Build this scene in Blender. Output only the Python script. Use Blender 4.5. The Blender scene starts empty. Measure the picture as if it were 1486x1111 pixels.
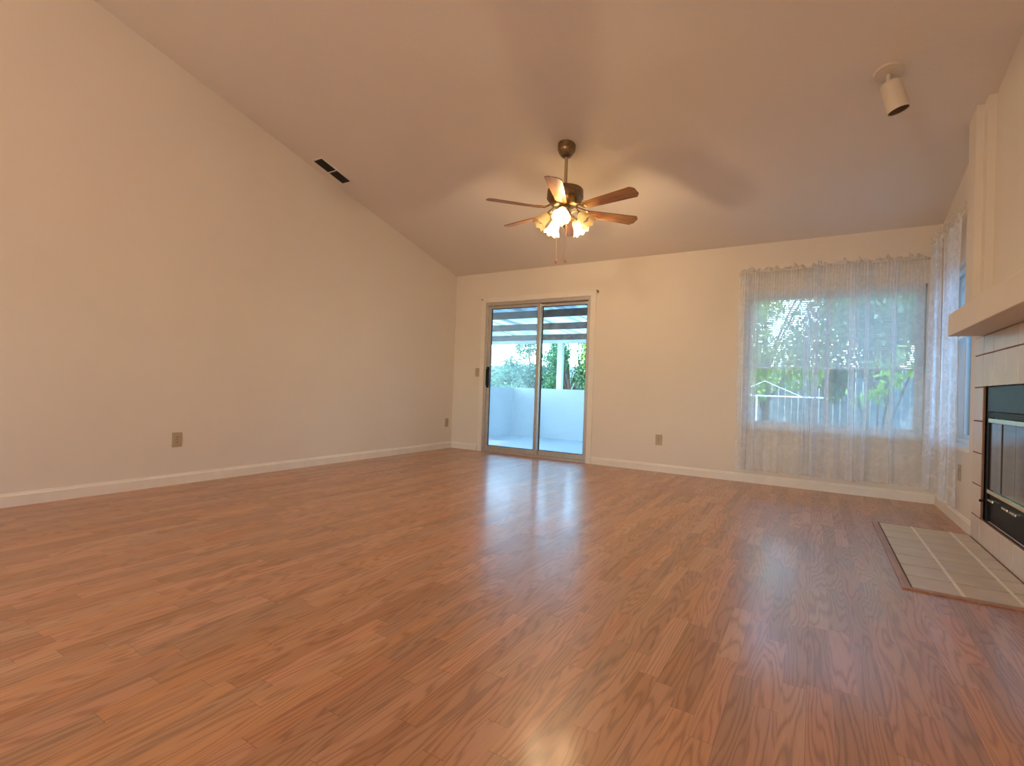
import bpy, bmesh, math, random
from mathutils import Vector, Matrix
random.seed(7)
PI = math.pi
sc = bpy.context.scene
C = sc.collection

# ---------------------------------------------------------------- camera
H_CAM = 0.8803
yaw, pitch, roll, FPX = 0.54772, 0.00953, 0.03539, 722.08
cy, sy = math.cos(yaw), math.sin(yaw)
fw = Vector((-sy*math.cos(pitch), cy*math.cos(pitch), math.sin(pitch)))
rt = Vector((cy, sy, 0)); up = rt.cross(fw)
rt2 = math.cos(roll)*rt + math.sin(roll)*up
up2 = -math.sin(roll)*rt + math.cos(roll)*up
cam_d = bpy.data.cameras.new('camera'); cam = bpy.data.objects.new('camera', cam_d); C.objects.link(cam)
cam_d.sensor_fit = 'HORIZONTAL'; cam_d.sensor_width = 36.0; cam_d.lens = FPX/1486*36.0
cam_d.clip_start = 0.02; cam_d.clip_end = 300
cam.matrix_world = Matrix(((rt2.x, up2.x, -fw.x, 0), (rt2.y, up2.y, -fw.y, 0), (rt2.z, up2.z, -fw.z, H_CAM), (0, 0, 0, 1)))
sc.camera = cam

# ---------------------------------------------------------------- view, sky, sun
sc.view_settings.view_transform = 'Standard'; sc.view_settings.look = 'None'
sc.view_settings.gamma = 1.0; sc.view_settings.exposure = 0.0
try: sc.view_settings.use_curve_mapping = False
except Exception: pass
w = bpy.data.worlds.new('sky'); sc.world = w; w.use_nodes = True
nt = w.node_tree; nt.nodes.clear()
sky = nt.nodes.new('ShaderNodeTexSky'); sky.sky_type = 'NISHITA'; sky.sun_disc = False
sky.sun_elevation = math.radians(48); sky.sun_rotation = math.radians(215); sky.air_density = 1.3; sky.dust_density = 1.0
tint = nt.nodes.new('ShaderNodeMix'); tint.data_type = 'RGBA'; tint.blend_type = 'MULTIPLY'
tint.inputs[0].default_value = 1.0; tint.inputs[7].default_value = (0.68, 0.93, 1.10, 1)
bg = nt.nodes.new('ShaderNodeBackground'); bg.inputs[1].default_value = 1.75
ow = nt.nodes.new('ShaderNodeOutputWorld')
nt.links.new(sky.outputs[0], tint.inputs[6]); nt.links.new(tint.outputs[2], bg.inputs[0]); nt.links.new(bg.outputs[0], ow.inputs[0])
sd = bpy.data.lights.new('sun', 'SUN'); so = bpy.data.objects.new('sun', sd); C.objects.link(so)
sd.energy = 4.0; sd.angle = math.radians(0.53); sd.color = (1.0, 0.96, 0.86)
el, azx = math.radians(48), Vector((-0.04, -1.0, 0)).normalized()     # towards the sun
sv = Vector((azx.x*math.cos(el), azx.y*math.cos(el), math.sin(el)))
so.rotation_euler = sv.to_track_quat('Z', 'Y').to_euler(); so.location = (0, 0, 20)

WARM = (1.0, 0.71, 0.41)
# place of the pendant lamp added behind the camera for fill light
REAR_FILL = (-1.75, -2.2)

# ---------------------------------------------------------------- materials
def mat(name, col=(0.8, 0.8, 0.8), rough=0.5, metal=0.0, spec=0.5, bump=None, var=None, coat=0):
    m = bpy.data.materials.new(name); m.use_nodes = True
    n = m.node_tree.nodes; l = m.node_tree.links; b = n['Principled BSDF']
    b.inputs['Base Color'].default_value = (*col, 1); b.inputs['Roughness'].default_value = rough
    b.inputs['Metallic'].default_value = metal; b.inputs['Specular IOR Level'].default_value = spec
    if coat: b.inputs['Coat Weight'].default_value = coat
    tc = n.new('ShaderNodeTexCoord')
    if var:     # (scale, amount)
        nz = n.new('ShaderNodeTexNoise'); nz.inputs['Scale'].default_value = var[0]; nz.inputs['Detail'].default_value = 4
        r = n.new('ShaderNodeMapRange'); r.inputs[1].default_value = 0.3; r.inputs[2].default_value = 0.7
        r.inputs[3].default_value = 1-var[1]; r.inputs[4].default_value = 1+var[1]*0.4
        mx = n.new('ShaderNodeMix'); mx.data_type = 'RGBA'; mx.blend_type = 'MULTIPLY'; mx.inputs[0].default_value = 1
        mx.inputs[6].default_value = (*col, 1)
        l.new(tc.outputs['Object'], nz.inputs['Vector']); l.new(nz.outputs[0], r.inputs[0]); l.new(r.outputs[0], mx.inputs[7])
        l.new(mx.outputs[2], b.inputs['Base Color'])
    if bump:    # (scale, strength, distance)
        nb = n.new('ShaderNodeTexNoise'); nb.inputs['Scale'].default_value = bump[0]; nb.inputs['Detail'].default_value = 3
        bp = n.new('ShaderNodeBump'); bp.inputs['Strength'].default_value = bump[1]; bp.inputs['Distance'].default_value = bump[2]
        l.new(tc.outputs['Object'], nb.inputs['Vector']); l.new(nb.outputs[0], bp.inputs['Height']); l.new(bp.outputs[0], b.inputs['Normal'])
    return m

def math_node(n, l, op, a, b=None):
    m = n.new('ShaderNodeMath'); m.operation = op
    for i, v in enumerate((a, b)):
        if v is None: continue
        if isinstance(v, (int, float)): m.inputs[i].default_value = v
        else: l.new(v, m.inputs[i])
    return m.outputs[0]

def wood_floor():
    m = bpy.data.materials.new('laminate_floor'); m.use_nodes = True
    n = m.node_tree.nodes; l = m.node_tree.links; b = n['Principled BSDF']
    tc = n.new('ShaderNodeTexCoord'); sp = n.new('ShaderNodeSeparateXYZ'); l.new(tc.outputs['Object'], sp.inputs[0])
    M = lambda op, a, b=None: math_node(n, l, op, a, b)
    W, L = 0.0655, 0.46
    xr = M('DIVIDE', sp.outputs[0], W); row = M('FLOOR', xr); fx = M('SUBTRACT', xr, row)
    wn = n.new('ShaderNodeTexWhiteNoise'); wn.noise_dimensions = '1D'; l.new(row, wn.inputs['W'])
    yr = M('DIVIDE', sp.outputs[1], L); yo = M('ADD', yr, M('MULTIPLY', wn.outputs['Value'], 7.0))
    col = M('FLOOR', yo); fy = M('SUBTRACT', yo, col)
    cid = M('ADD', M('MULTIPLY', row, 13.37), M('MULTIPLY', col, 3.113))
    wn2 = n.new('ShaderNodeTexWhiteNoise'); wn2.noise_dimensions = '1D'; l.new(cid, wn2.inputs['W'])
    sc2 = n.new('ShaderNodeSeparateColor'); l.new(wn2.outputs['Color'], sc2.inputs[0])
    # contour rings of a stretched noise give the cathedral grain
    cv = n.new('ShaderNodeCombineXYZ')
    l.new(M('ADD', M('MULTIPLY', sp.outputs[0], 10.0), M('MULTIPLY', sc2.outputs[0], 40)), cv.inputs[0])
    l.new(M('ADD', M('MULTIPLY', sp.outputs[1], 0.95), M('MULTIPLY', sc2.outputs[1], 40)), cv.inputs[1])
    l.new(M('MULTIPLY', sc2.outputs[2], 30), cv.inputs[2])
    n1 = n.new('ShaderNodeTexNoise'); n1.inputs['Scale'].default_value = 1.0; n1.inputs['Detail'].default_value = 3.0; n1.inputs['Roughness'].default_value = 0.36
    l.new(cv.outputs[0], n1.inputs['Vector'])
    ring = M('SINE', M('MULTIPLY', n1.outputs[0], 120.0))
    ring = M('POWER', M('ADD', M('MULTIPLY', ring, 0.5), 0.5), 2.4)
    # fine pores
    cf = n.new('ShaderNodeCombineXYZ'); l.new(M('MULTIPLY', sp.outputs[0], 420), cf.inputs[0]); l.new(M('MULTIPLY', sp.outputs[1], 11), cf.inputs[1])
    n2 = n.new('ShaderNodeTexNoise'); n2.inputs['Scale'].default_value = 1; n2.inputs['Detail'].default_value = 2; l.new(cf.outputs[0], n2.inputs['Vector'])
    g = M('ADD', M('MULTIPLY', ring, 0.30), M('MULTIPLY', n2.outputs[0], 0.46))
    rp = n.new('ShaderNodeValToRGB'); e = rp.color_ramp.elements
    e[0].position = 0.10; e[0].color = (0.500, 0.250, 0.130, 1); e[1].position = 0.72; e[1].color = (0.215, 0.085, 0.040, 1)
    x = e.new(0.34); x.color = (0.420, 0.195, 0.096, 1)
    l.new(g, rp.inputs[0])
    hs = n.new('ShaderNodeHueSaturation'); l.new(rp.outputs[0], hs.inputs['Color'])
    l.new(M('ADD', M('MULTIPLY', sc2.outputs[1], 0.36), 0.83), hs.inputs['Value'])
    l.new(M('ADD', M('MULTIPLY', sc2.outputs[2], 0.008), 0.497), hs.inputs['Hue'])
    l.new(M('ADD', M('MULTIPLY', sc2.outputs[0], 0.12), 0.94), hs.inputs['Saturation'])
    # seams: fine at strips, darker at every third strip (board edge)
    edge = M('LESS_THAN', M('ABSOLUTE', M('SUBTRACT', M('FRACT', M('DIVIDE', sp.outputs[0], W*3)), 0.5)), 0.0)
    ex = M('GREATER_THAN', M('ABSOLUTE', M('SUBTRACT', M('FRACT', M('DIVIDE', sp.outputs[0], W*3)), 0.5)), 0.4955)
    ey = M('GREATER_THAN', M('ABSOLUTE', M('SUBTRACT', fy, 0.5)), 0.4978)
    sm = M('MAXIMUM', ex, ey)
    mx = n.new('ShaderNodeMix'); mx.data_type = 'RGBA'; mx.inputs[7].default_value = (0.13, 0.045, 0.02, 1)
    l.new(M('MULTIPLY', sm, 0.5), mx.inputs[0]); l.new(hs.outputs[0], mx.inputs[6]); l.new(mx.outputs[2], b.inputs['Base Color'])
    n3 = n.new('ShaderNodeTexNoise'); n3.inputs['Scale'].default_value = 3; n3.inputs['Detail'].default_value = 3; l.new(tc.outputs['Object'], n3.inputs['Vector'])
    rr = M('ADD', M('MULTIPLY', n3.outputs[0], 0.12), M('ADD', M('MULTIPLY', n2.outputs[0], 0.05), 0.27)); l.new(rr, b.inputs['Roughness'])
    b.inputs['Specular IOR Level'].default_value = 0.8; b.inputs['Coat Weight'].default_value = 0.35; b.inputs['Coat Roughness'].default_value = 0.16
    bp = n.new('ShaderNodeBump'); bp.inputs['Strength'].default_value = 0.25; bp.inputs['Distance'].default_value = 0.0006
    l.new(M('SUBTRACT', M('MULTIPLY', n2.outputs[0], 0.5), sm), bp.inputs['Height']); l.new(bp.outputs[0], b.inputs['Normal'])
    return m

def wood(name, c1, c2, rough=0.35, sx=2.0, sy=30.0):
    m = bpy.data.materials.new(name); m.use_nodes = True
    n = m.node_tree.nodes; l = m.node_tree.links; b = n['Principled BSDF']
    tc = n.new('ShaderNodeTexCoord'); mp = n.new('ShaderNodeMapping'); mp.inputs['Scale'].default_value = (sx, sy, sy)
    nz = n.new('ShaderNodeTexNoise'); nz.inputs['Scale'].default_value = 1.5; nz.inputs['Detail'].default_value = 4; nz.inputs['Distortion'].default_value = 0.6
    rp = n.new('ShaderNodeValToRGB'); rp.color_ramp.elements[0].position = 0.35; rp.color_ramp.elements[1].position = 0.65
    rp.color_ramp.elements[0].color = (*c1, 1); rp.color_ramp.elements[1].color = (*c2, 1)
    l.new(tc.outputs['Object'], mp.inputs[0]); l.new(mp.outputs[0], nz.inputs['Vector']); l.new(nz.outputs[0], rp.inputs[0]); l.new(rp.outputs[0], b.inputs['Base Color'])
    b.inputs['Roughness'].default_value = rough
    return m

def mix_shader(m, n, l, parts):
    """parts: [(shader socket, fac)] folded left to right"""
    cur = parts[0][0]
    for s, f in parts[1:]:
        mx = n.new('ShaderNodeMixShader')
        if isinstance(f, (int, float)): mx.inputs[0].default_value = f
        else: l.new(f, mx.inputs[0])
        l.new(cur, mx.inputs[1]); l.new(s, mx.inputs[2]); cur = mx.outputs[0]
    l.new(cur, n['Material Output'].inputs[0])

def glass(name, tintc=(0.93, 0.97, 0.97), rough=0.0, haze=0.0):
    m = bpy.data.materials.new(name); m.use_nodes = True; n = m.node_tree.nodes; l = m.node_tree.links
    n.remove(n['Principled BSDF'])
    t = n.new('ShaderNodeBsdfTransparent'); t.inputs[0].default_value = (*tintc, 1)
    g = n.new('ShaderNodeBsdfGlossy'); g.inputs['Roughness'].default_value = rough
    f = n.new('ShaderNodeFresnel'); f.inputs[0].default_value = 1.45
    parts = [(t.outputs[0], 0)]
    if haze:
        d = n.new('ShaderNodeBsdfTranslucent'); d.inputs[0].default_value = (0.9, 0.95, 1, 1)
        nz = n.new('ShaderNodeTexNoise'); nz.inputs['Scale'].default_value = 3; tc = n.new('ShaderNodeTexCoord'); l.new(tc.outputs['Object'], nz.inputs['Vector'])
        parts.append((d.outputs[0], math_node(n, l, 'MULTIPLY', nz.outputs[0], haze)))
    parts.append((g.outputs[0], f.outputs[0]))
    mix_shader(m, n, l, parts)
    return m

def sheer(name, col, base, lace, scale=26.0):
    """lace curtain: see-through net with denser floral blotches"""
    m = bpy.data.materials.new(name); m.use_nodes = True; n = m.node_tree.nodes; l = m.node_tree.links
    n.remove(n['Principled BSDF'])
    tc = n.new('ShaderNodeTexCoord')
    vo = n.new('ShaderNodeTexVoronoi'); vo.inputs['Scale'].default_value = scale; vo.feature = 'SMOOTH_F1'
    nz = n.new('ShaderNodeTexNoise'); nz.inputs['Scale'].default_value = scale*0.45; nz.inputs['Detail'].default_value = 5; nz.inputs['Distortion'].default_value = 1.5
    l.new(tc.outputs['Object'], vo.inputs['Vector']); l.new(tc.outputs['Object'], nz.inputs['Vector'])
    M = lambda op, a, b=None: math_node(n, l, op, a, b)
    r = n.new('ShaderNodeMapRange'); r.inputs[1].default_value = 0.46; r.inputs[2].default_value = 0.56; r.inputs[3].default_value = 0; r.inputs[4].default_value = 1
    l.new(nz.outputs[0], r.inputs[0])
    lw = n.new('ShaderNodeLayerWeight'); lw.inputs[0].default_value = 0.5
    fac = M('MINIMUM', M('ADD', M('ADD', M('MULTIPLY', r.outputs[0], lace), base), M('MULTIPLY', M('POWER', lw.outputs['Facing'], 1.5), 0.45)), 0.95)
    t = n.new('ShaderNodeBsdfTransparent'); t.inputs[0].default_value = (1, 1, 1, 1)
    d = n.new('ShaderNodeBsdfDiffuse'); d.inputs[0].default_value = (*col, 1)
    tr = n.new('ShaderNodeBsdfTranslucent'); tr.inputs[0].default_value = (*col, 1)
    mx = n.new('ShaderNodeMixShader'); mx.inputs[0].default_value = 0.5; l.new(d.outputs[0], mx.inputs[1]); l.new(tr.outputs[0], mx.inputs[2])
    mix_shader(m, n, l, [(t.outputs[0], 0), (mx.outputs[0], fac)])
    return m

def translucent(name, col, trans=0.5, clear=0.0, gloss=0.05, var=None, stretch=None):
    m = bpy.data.materials.new(name); m.use_nodes = True; n = m.node_tree.nodes; l = m.node_tree.links
    n.remove(n['Principled BSDF'])
    d = n.new('ShaderNodeBsdfDiffuse'); tr = n.new('ShaderNodeBsdfTranslucent'); t = n.new('ShaderNodeBsdfTransparent')
    g = n.new('ShaderNodeBsdfGlossy'); g.inputs['Roughness'].default_value = 0.25
    for x in (d, tr): x.inputs[0].default_value = (*col, 1)
    t.inputs[0].default_value = (*[min(1, c*1.05) for c in col], 1)
    if var:
        tc = n.new('ShaderNodeTexCoord'); nz = n.new('ShaderNodeTexNoise'); nz.inputs['Scale'].default_value = var[0]; nz.inputs['Detail'].default_value = 3
        rp = n.new('ShaderNodeValToRGB'); rp.color_ramp.elements[0].position = 0.35; rp.color_ramp.elements[1].position = 0.65
        rp.color_ramp.elements[0].color = (*col, 1); rp.color_ramp.elements[1].color = (*var[1], 1)
        mp = n.new('ShaderNodeMapping'); mp.inputs['Scale'].default_value = stretch or (1, 1, 1)
        l.new(tc.outputs['Object'], mp.inputs[0]); l.new(mp.outputs[0], nz.inputs['Vector']); l.new(nz.outputs[0], rp.inputs[0])
        for x in (d, tr): l.new(rp.outputs[0], x.inputs[0])
    mix_shader(m, n, l, [(d.outputs[0], 0), (tr.outputs[0], trans), (t.outputs[0], clear), (g.outputs[0], gloss)])
    return m

def emis(name, col, s):
    m = bpy.data.materials.new(name); m.use_nodes = True; n = m.node_tree.nodes; l = m.node_tree.links
    n.remove(n['Principled BSDF']); e = n.new('ShaderNodeEmission'); e.inputs[0].default_value = (*col, 1); e.inputs[1].default_value = s
    l.new(e.outputs[0], n['Material Output'].inputs[0]); return m

M_WALL = mat('wall_paint', (0.80, 0.725, 0.635), 0.7, spec=0.25, bump=(90, 0.25, 0.002), var=(1.3, 0.03))
M_CEIL = mat('ceiling_paint', (0.84, 0.775, 0.71), 0.85, spec=0.1, bump=(60, 0.35, 0.003), var=(0.8, 0.03))
M_TRIM = mat('trim_paint', (0.84, 0.78, 0.70), 0.45, spec=0.4, var=(9, 0.05))
M_FLOOR = wood_floor()
M_ALU = mat('brushed_aluminium', (0.62, 0.60, 0.57), 0.38, 0.85, var=(30, 0.1))
M_DARK = mat('black_rubber', (0.02, 0.022, 0.028), 0.5)
M_GLASS = glass('window_glass'); M_HAZY = glass('hazy_glass', haze=0.34)
M_BLACK = mat('black_steel', (0.008, 0.009, 0.011), 0.5, 0.0, spec=0.25)
M_HOOD = mat('blackened_steel', (0.02, 0.028, 0.036), 0.42, 0.4, var=(14, 0.3))
M_FGLASS = mat('smoked_glass', (0.055, 0.06, 0.065), 0.07, 0.0, spec=1.0, var=(8, 0.2), coat=0.6)
M_BRASS = mat('polished_brass', (0.80, 0.70, 0.50), 0.22, 1.0, var=(20, 0.1))
M_ABRASS = mat('antique_brass', (0.30, 0.21, 0.12), 0.3, 0.95, var=(40, 0.35))
M_BLADE = wood('oak_blade', (0.20, 0.085, 0.035), (0.36, 0.17, 0.07), 0.3, 3, 40)
M_EDGE = wood('hearth_edging_wood', (0.30, 0.14, 0.075), (0.40, 0.20, 0.11), 0.4, 20, 3)
M_SHADE = translucent('marbled_shade_glass', (0.95, 0.88, 0.70), 0.55, 0.38, 0.06, var=(30, (0.98, 0.93, 0.80)))
M_BULB = emis('lit_bulb', (1.0, 0.80, 0.52), 40.0)
M_BULBOFF = mat('frosted_bulb', (0.85, 0.82, 0.75), 0.4)
M_TAN = mat('satin_brass', (0.46, 0.36, 0.22), 0.4, 0.5)
M_FOB = mat('red_wood_fob', (0.28, 0.06, 0.03), 0.35)
M_PLATE = mat('almond_plastic', (0.50, 0.40, 0.27), 0.35, var=(30, 0.08))
M_SLOT = mat('socket_slot_black', (0.03, 0.02, 0.015), 0.6)
M_SPOT = mat('white_enamel', (0.72, 0.64, 0.53), 0.4)
M_LAMPIN = mat('lamp_inside', (0.22, 0.17, 0.14), 0.6)
M_VENTD = mat('duct_shade_black', (0.010, 0.009, 0.008), 0.7)
M_VENTS = mat('vent_slat_dark', (0.035, 0.032, 0.03), 0.5)
M_TILE = mat('glazed_tile', (0.70, 0.60, 0.52), 0.28, spec=0.5, var=(5, 0.09))
M_GROUT = mat('grout', (0.26, 0.13, 0.085), 0.9, var=(50, 0.15))
M_HTILE = mat('hearth_tile', (0.58, 0.47, 0.34), 0.3, spec=0.5, var=(7, 0.12))
M_HDARK = mat('hearth_joint_dark', (0.16, 0.10, 0.065), 0.9)
M_HGROUT = mat('hearth_grout', (0.86, 0.78, 0.66), 0.9, var=(50, 0.1))
M_LACE = sheer('lace_curtain', (0.90, 0.94, 1.0), 0.37, 0.04)
M_RUFF = sheer('lace_ruffle', (0.80, 0.80, 0.80), 0.45, 0.22)
M_SIDE = sheer('side_lace_curtain', (0.92, 0.95, 1.0), 0.40, 0.10)
M_BLIND = translucent('blind_vinyl', (0.90, 0.93, 0.96), 0.5, 0.0, 0.05)
M_WFRAME = mat('white_vinyl', (0.82, 0.84, 0.86), 0.4)
M_ROD = mat('cream_rod', (0.66, 0.58, 0.46), 0.4)
M_STUCCO = mat('white_stucco', (0.45, 0.50, 0.53), 0.9, bump=(60, 0.3, 0.004), var=(2.0, 0.05))
M_CONC = mat('painted_concrete', (0.37, 0.42, 0.45), 0.8, var=(3, 0.08))
M_BEAM = mat('weathered_beam', (0.20, 0.155, 0.13), 0.85, var=(9, 0.45))
M_PANEL = translucent('fibreglass_roof', (0.62, 0.70, 0.66), 0.7, 0.0, 0.05, var=(1.6, (0.20, 0.26, 0.26)), stretch=(5, .5, 1))
M_POST = mat('white_post', (0.78, 0.82, 0.86), 0.6, var=(6, 0.06))
M_FENCE = mat('fence_wood', (0.20, 0.23, 0.26), 0.85, var=(5, 0.3))
M_BARK = mat('bark', (0.13, 0.10, 0.08), 0.9, var=(20, 0.3))
M_LEAF = [translucent('leaf_'+k, c, 0.45, 0, 0.06, var=(1.8, c2)) for k, c, c2 in
          (('bright', (0.20, 0.40, 0.06), (0.50, 0.62, 0.14)), ('deep', (0.04, 0.15, 0.075), (0.12, 0.30, 0.13)), ('blue', (0.08, 0.22, 0.16), (0.22, 0.40, 0.24)))]
M_GRASS = mat('garden_ground', (0.22, 0.25, 0.14), 0.95, var=(2.5, 0.4))
M_RAIL = mat('white_metal_rail', (0.80, 0.85, 0.90), 0.4)
M_OUTW = mat('added_house_siding', (0.78, 0.85, 0.92), 0.8)
M_ROCK = mat('pale_stone', (0.70, 0.68, 0.60), 0.9, bump=(12, 0.5, 0.02), var=(6, 0.2))

# ---------------------------------------------------------------- mesh helpers
def box(bm, a, b, bev=0.0, mtx=None):
    x0, y0, z0 = [min(p, q) for p, q in zip(a, b)]; x1, y1, z1 = [max(p, q) for p, q in zip(a, b)]
    tmp = bmesh.new(); bmesh.ops.create_cube(tmp, size=1)
    for v in tmp.verts: v.co = Vector((x0+(v.co.x+.5)*(x1-x0), y0+(v.co.y+.5)*(y1-y0), z0+(v.co.z+.5)*(z1-z0)))
    if bev: bmesh.ops.bevel(tmp, geom=list(tmp.edges), offset=bev, segments=2, affect='EDGES', profile=0.6)
    if mtx: tmp.transform(mtx)
    me = bpy.data.meshes.new('t'); tmp.to_mesh(me); tmp.free(); bm.from_mesh(me); bpy.data.meshes.remove(me)

def lathe(bm, prof, seg=32, mtx=None, wave=None, cap=True):
    """prof: [(r, z)]"""
    tmp = bmesh.new(); rings = []
    for k, (r, z) in enumerate(prof):
        ring = []
        for i in range(seg):
            a = 2*PI*i/seg; rr, zz = r, z
            if wave: dr, dz = wave(k, a); rr += dr; zz += dz
            ring.append(tmp.verts.new((rr*math.cos(a), rr*math.sin(a), zz)))
        rings.append(ring)
    for p, q in zip(rings, rings[1:]):
        for i in range(seg): tmp.faces.new((p[i], p[(i+1) % seg], q[(i+1) % seg], q[i]))
    if cap:
        for ring in (rings[0], rings[-1]):
            try: tmp.faces.new(ring)
            except Exception: pass
    bmesh.ops.recalc_face_normals(tmp, faces=tmp.faces)
    if mtx: tmp.transform(mtx)
    me = bpy.data.meshes.new('t'); tmp.to_mesh(me); tmp.free(); bm.from_mesh(me); bpy.data.meshes.remove(me)

def tube(bm, pts, r, seg=8):
    pts = [Vector(p) for p in pts]; rings = []
    rs = r if isinstance(r, (list, tuple)) else [r]*len(pts)
    for i, p in enumerate(pts):
        d = (pts[min(i+1, len(pts)-1)] - pts[max(i-1, 0)]).normalized()
        a = Vector((0, 0, 1)) if abs(d.z) < .9 else Vector((1, 0, 0))
        u = d.cross(a).normalized(); v = d.cross(u)
        rings.append([bm.verts.new(p + rs[i]*(math.cos(2*PI*k/seg)*u + math.sin(2*PI*k/seg)*v)) for k in range(seg)])
    for p, q in zip(rings, rings[1:]):
        for i in range(seg): bm.faces.new((p[i], p[(i+1) % seg], q[(i+1) % seg], q[i]))
    bm.faces.new(rings[0]); bm.faces.new(list(reversed(rings[-1])))

def obj(name, bm, m, parent=None, smooth=False, label=None):
    me = bpy.data.meshes.new(name); bm.to_mesh(me); bm.free()
    if parent is not None: pass
    o = bpy.data.objects.new(name, me); C.objects.link(o); me.materials.append(m)
    if smooth:
        for p in me.polygons: p.use_smooth = True
        try: me.set_sharp_from_angle(angle=math.radians(40))
        except Exception: pass
    if parent is not None:
        o.parent = parent
    if label: o['label'] = label
    return o

def NB(): return bmesh.new()

def boxes(name, lst, m, parent=None, bev=0.0, off=None, label=None):
    bm = NB()
    for a, b in lst: box(bm, a, b, bev)
    if off is not None: bm.transform(Matrix.Translation(-Vector(off)))
    return obj(name, bm, m, parent, label=label)

def thing(name, label, cat, loc=(0, 0, 0), rz=0, group=None, kind=None):
    o = bpy.data.objects.new(name, None); C.objects.link(o); o.location = loc; o.rotation_euler = (0, 0, rz)
    o.empty_display_size = 0.05
    if label: o['label'] = label; o['category'] = cat
    if group: o['group'] = group
    if kind: o['kind'] = kind
    return o

def tag(o, label, cat, group=None, kind=None):
    o['label'] = label; o['category'] = cat
    if group: o['group'] = group
    if kind: o['kind'] = kind
    return o

def struct(name, lst, m, bev=0.0, label=None):
    o = boxes(name, lst, m, bev=bev); o['kind'] = 'structure'
    if label: o['label'] = label
    return o

# ---------------------------------------------------------------- room shell
D, L, R, S, C0 = 5.625, 4.413, 0.917, 0.25128, 2.44
T = 0.15
YR, YB = -1.2, -4.2           # ridge, rear wall
ZR = C0 + S*(D-YR); ZB = ZR - S*(YR-YB)
DX0, DX1, DZ = -3.886, -2.350, 2.03           # patio door opening
WX0, WX1, WZ0, WZ1 = -0.645, 0.825, 0.565, 1.93    # back window
SY0, SY1 = 4.60, 5.42                         # right window
struct('floor', [((-L-T, YB-T, -0.12), (R+T, D+0.02, 0.0))], M_FLOOR, label='reddish brown laminate strip floor')
struct('wall_back', [((-L-T, D, -.1), (DX0, D+T, C0+.05)), ((DX0, D, DZ), (DX1, D+T, C0+.05)), ((DX1, D, -.1), (WX0, D+T, C0+.05)),
                     ((WX0, D, -.1), (WX1, D+T, WZ0)), ((WX0, D, WZ1), (WX1, D+T, C0+.05)), ((WX1, D, -.1), (R+T, D+T, C0+.05))], M_WALL)
def side_wall(name, x0, x1, holes):
    bm = NB()
    def prism(y0, y1, z0, top=True, z1=None):
        f = lambda y: (C0 + S*(D-y) if y > YR else ZR - S*(YR-y)) + 0.03
        za, zb = (f(y0), f(y1)) if top else (z1, z1)
        vs = [bm.verts.new(p) for p in ((x0, y0, z0), (x1, y0, z0), (x1, y1, z0), (x0, y1, z0), (x0, y0, za), (x1, y0, za), (x1, y1, zb), (x0, y1, zb))]
        for q in ((0, 3, 2, 1), (4, 5, 6, 7), (0, 1, 5, 4), (1, 2, 6, 5), (2, 3, 7, 6), (3, 0, 4, 7)): bm.faces.new([vs[i] for i in q])
    prism(YB-T, YR, -.1); y = YR
    for (a, b, z0, z1) in holes:
        prism(y, a, -.1); prism(a, b, -.1, False, z0); prism(a, b, z1); y = b
    prism(y, D+T, -.1)
    o = obj(name, bm, M_WALL); o['kind'] = 'structure'; return o
side_wall('wall_left', -L-T, -L, [])
side_wall('wall_right', R, R+T, [(3.23, 4.228, .160, .994), (SY0, SY1, WZ0, WZ1)])
RX0, RX1, RZ0, RZ1 = -3.6, -1.4, .85, 2.1  # opening for the added rear window
struct('wall_rear', [((-L-T, YB-T, -.1), (RX0, YB, ZB+.1)), ((RX1, YB-T, -.1), (R+T, YB, ZB+.1)), ((RX0, YB-T, -.1), (RX1, YB, RZ0)), ((RX0, YB-T, RZ1), (RX1, YB, ZB+.1))], M_WALL)
bm = NB()
for (ya, za), (yb, zb) in (((D+T+.5, C0-S*(T+.5)), (YR, ZR)), ((YR, ZR), (YB-T, ZB-S*T))):
    vs = [bm.verts.new(p) for p in ((-L-T-.2, ya, za), (R+T+.2, ya, za), (R+T+.2, yb, zb), (-L-T-.2, yb, zb))]
    vt = [bm.verts.new(v.co+Vector((0, 0, .15))) for v in vs]
    bm.faces.new(vs); bm.faces.new(list(reversed(vt)))
    for i in range(4): bm.faces.new((vs[i], vt[i], vt[(i+1) % 4], vs[(i+1) % 4]))
bmesh.ops.recalc_face_normals(bm, faces=bm.faces)
o = obj('ceiling', bm, M_CEIL); o['kind'] = 'structure'; o['label'] = 'vaulted ceiling rising toward the camera'

def baseboard(name, segs):      # segs: [(p0, p1, inward normal)]
    bm = NB()
    for p0, p1, nrm in segs:
        p0, p1, nv = Vector((*p0, 0)), Vector((*p1, 0)), Vector((*nrm, 0))
        prof = [(0, 0), (.014, 0), (.014, .068), (.008, .078), (.006, .086), (0, .088)]
        rings = [[bm.verts.new(p + nv*a + Vector((0, 0, z))) for a, z in prof] for p in (p0, p1)]
        for i in range(len(prof)):
            j = (i+1) % len(prof); bm.faces.new((rings[0][i], rings[0][j], rings[1][j], rings[1][i]))
        bm.faces.new(rings[0]); bm.faces.new(list(reversed(rings[1])))
    bmesh.ops.recalc_face_normals(bm, faces=bm.faces)
    o = obj(name, bm, M_TRIM); o['kind'] = 'structure'; return o
baseboard('baseboard_back', [((-L, D), (-3.962, D), (0, -1)), ((-2.278, D), (R, D), (0, -1))])
baseboard('baseboard_left', [((-L, YB), (-L, D), (1, 0))])
baseboard('baseboard_right', [((R, 4.452), (R, D), (-1, 0))])
# door casing
struct('trim_1', [((-3.957, D-.012, 0), (DX0, D+.001, DZ)), ((DX1, D-.012, 0), (-2.282, D+.001, DZ)), ((-3.957, D-.012, DZ), (-2.282, D+.001, DZ+.07))], M_TRIM, 0.003,
       'painted wooden casing around the sliding door')

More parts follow.
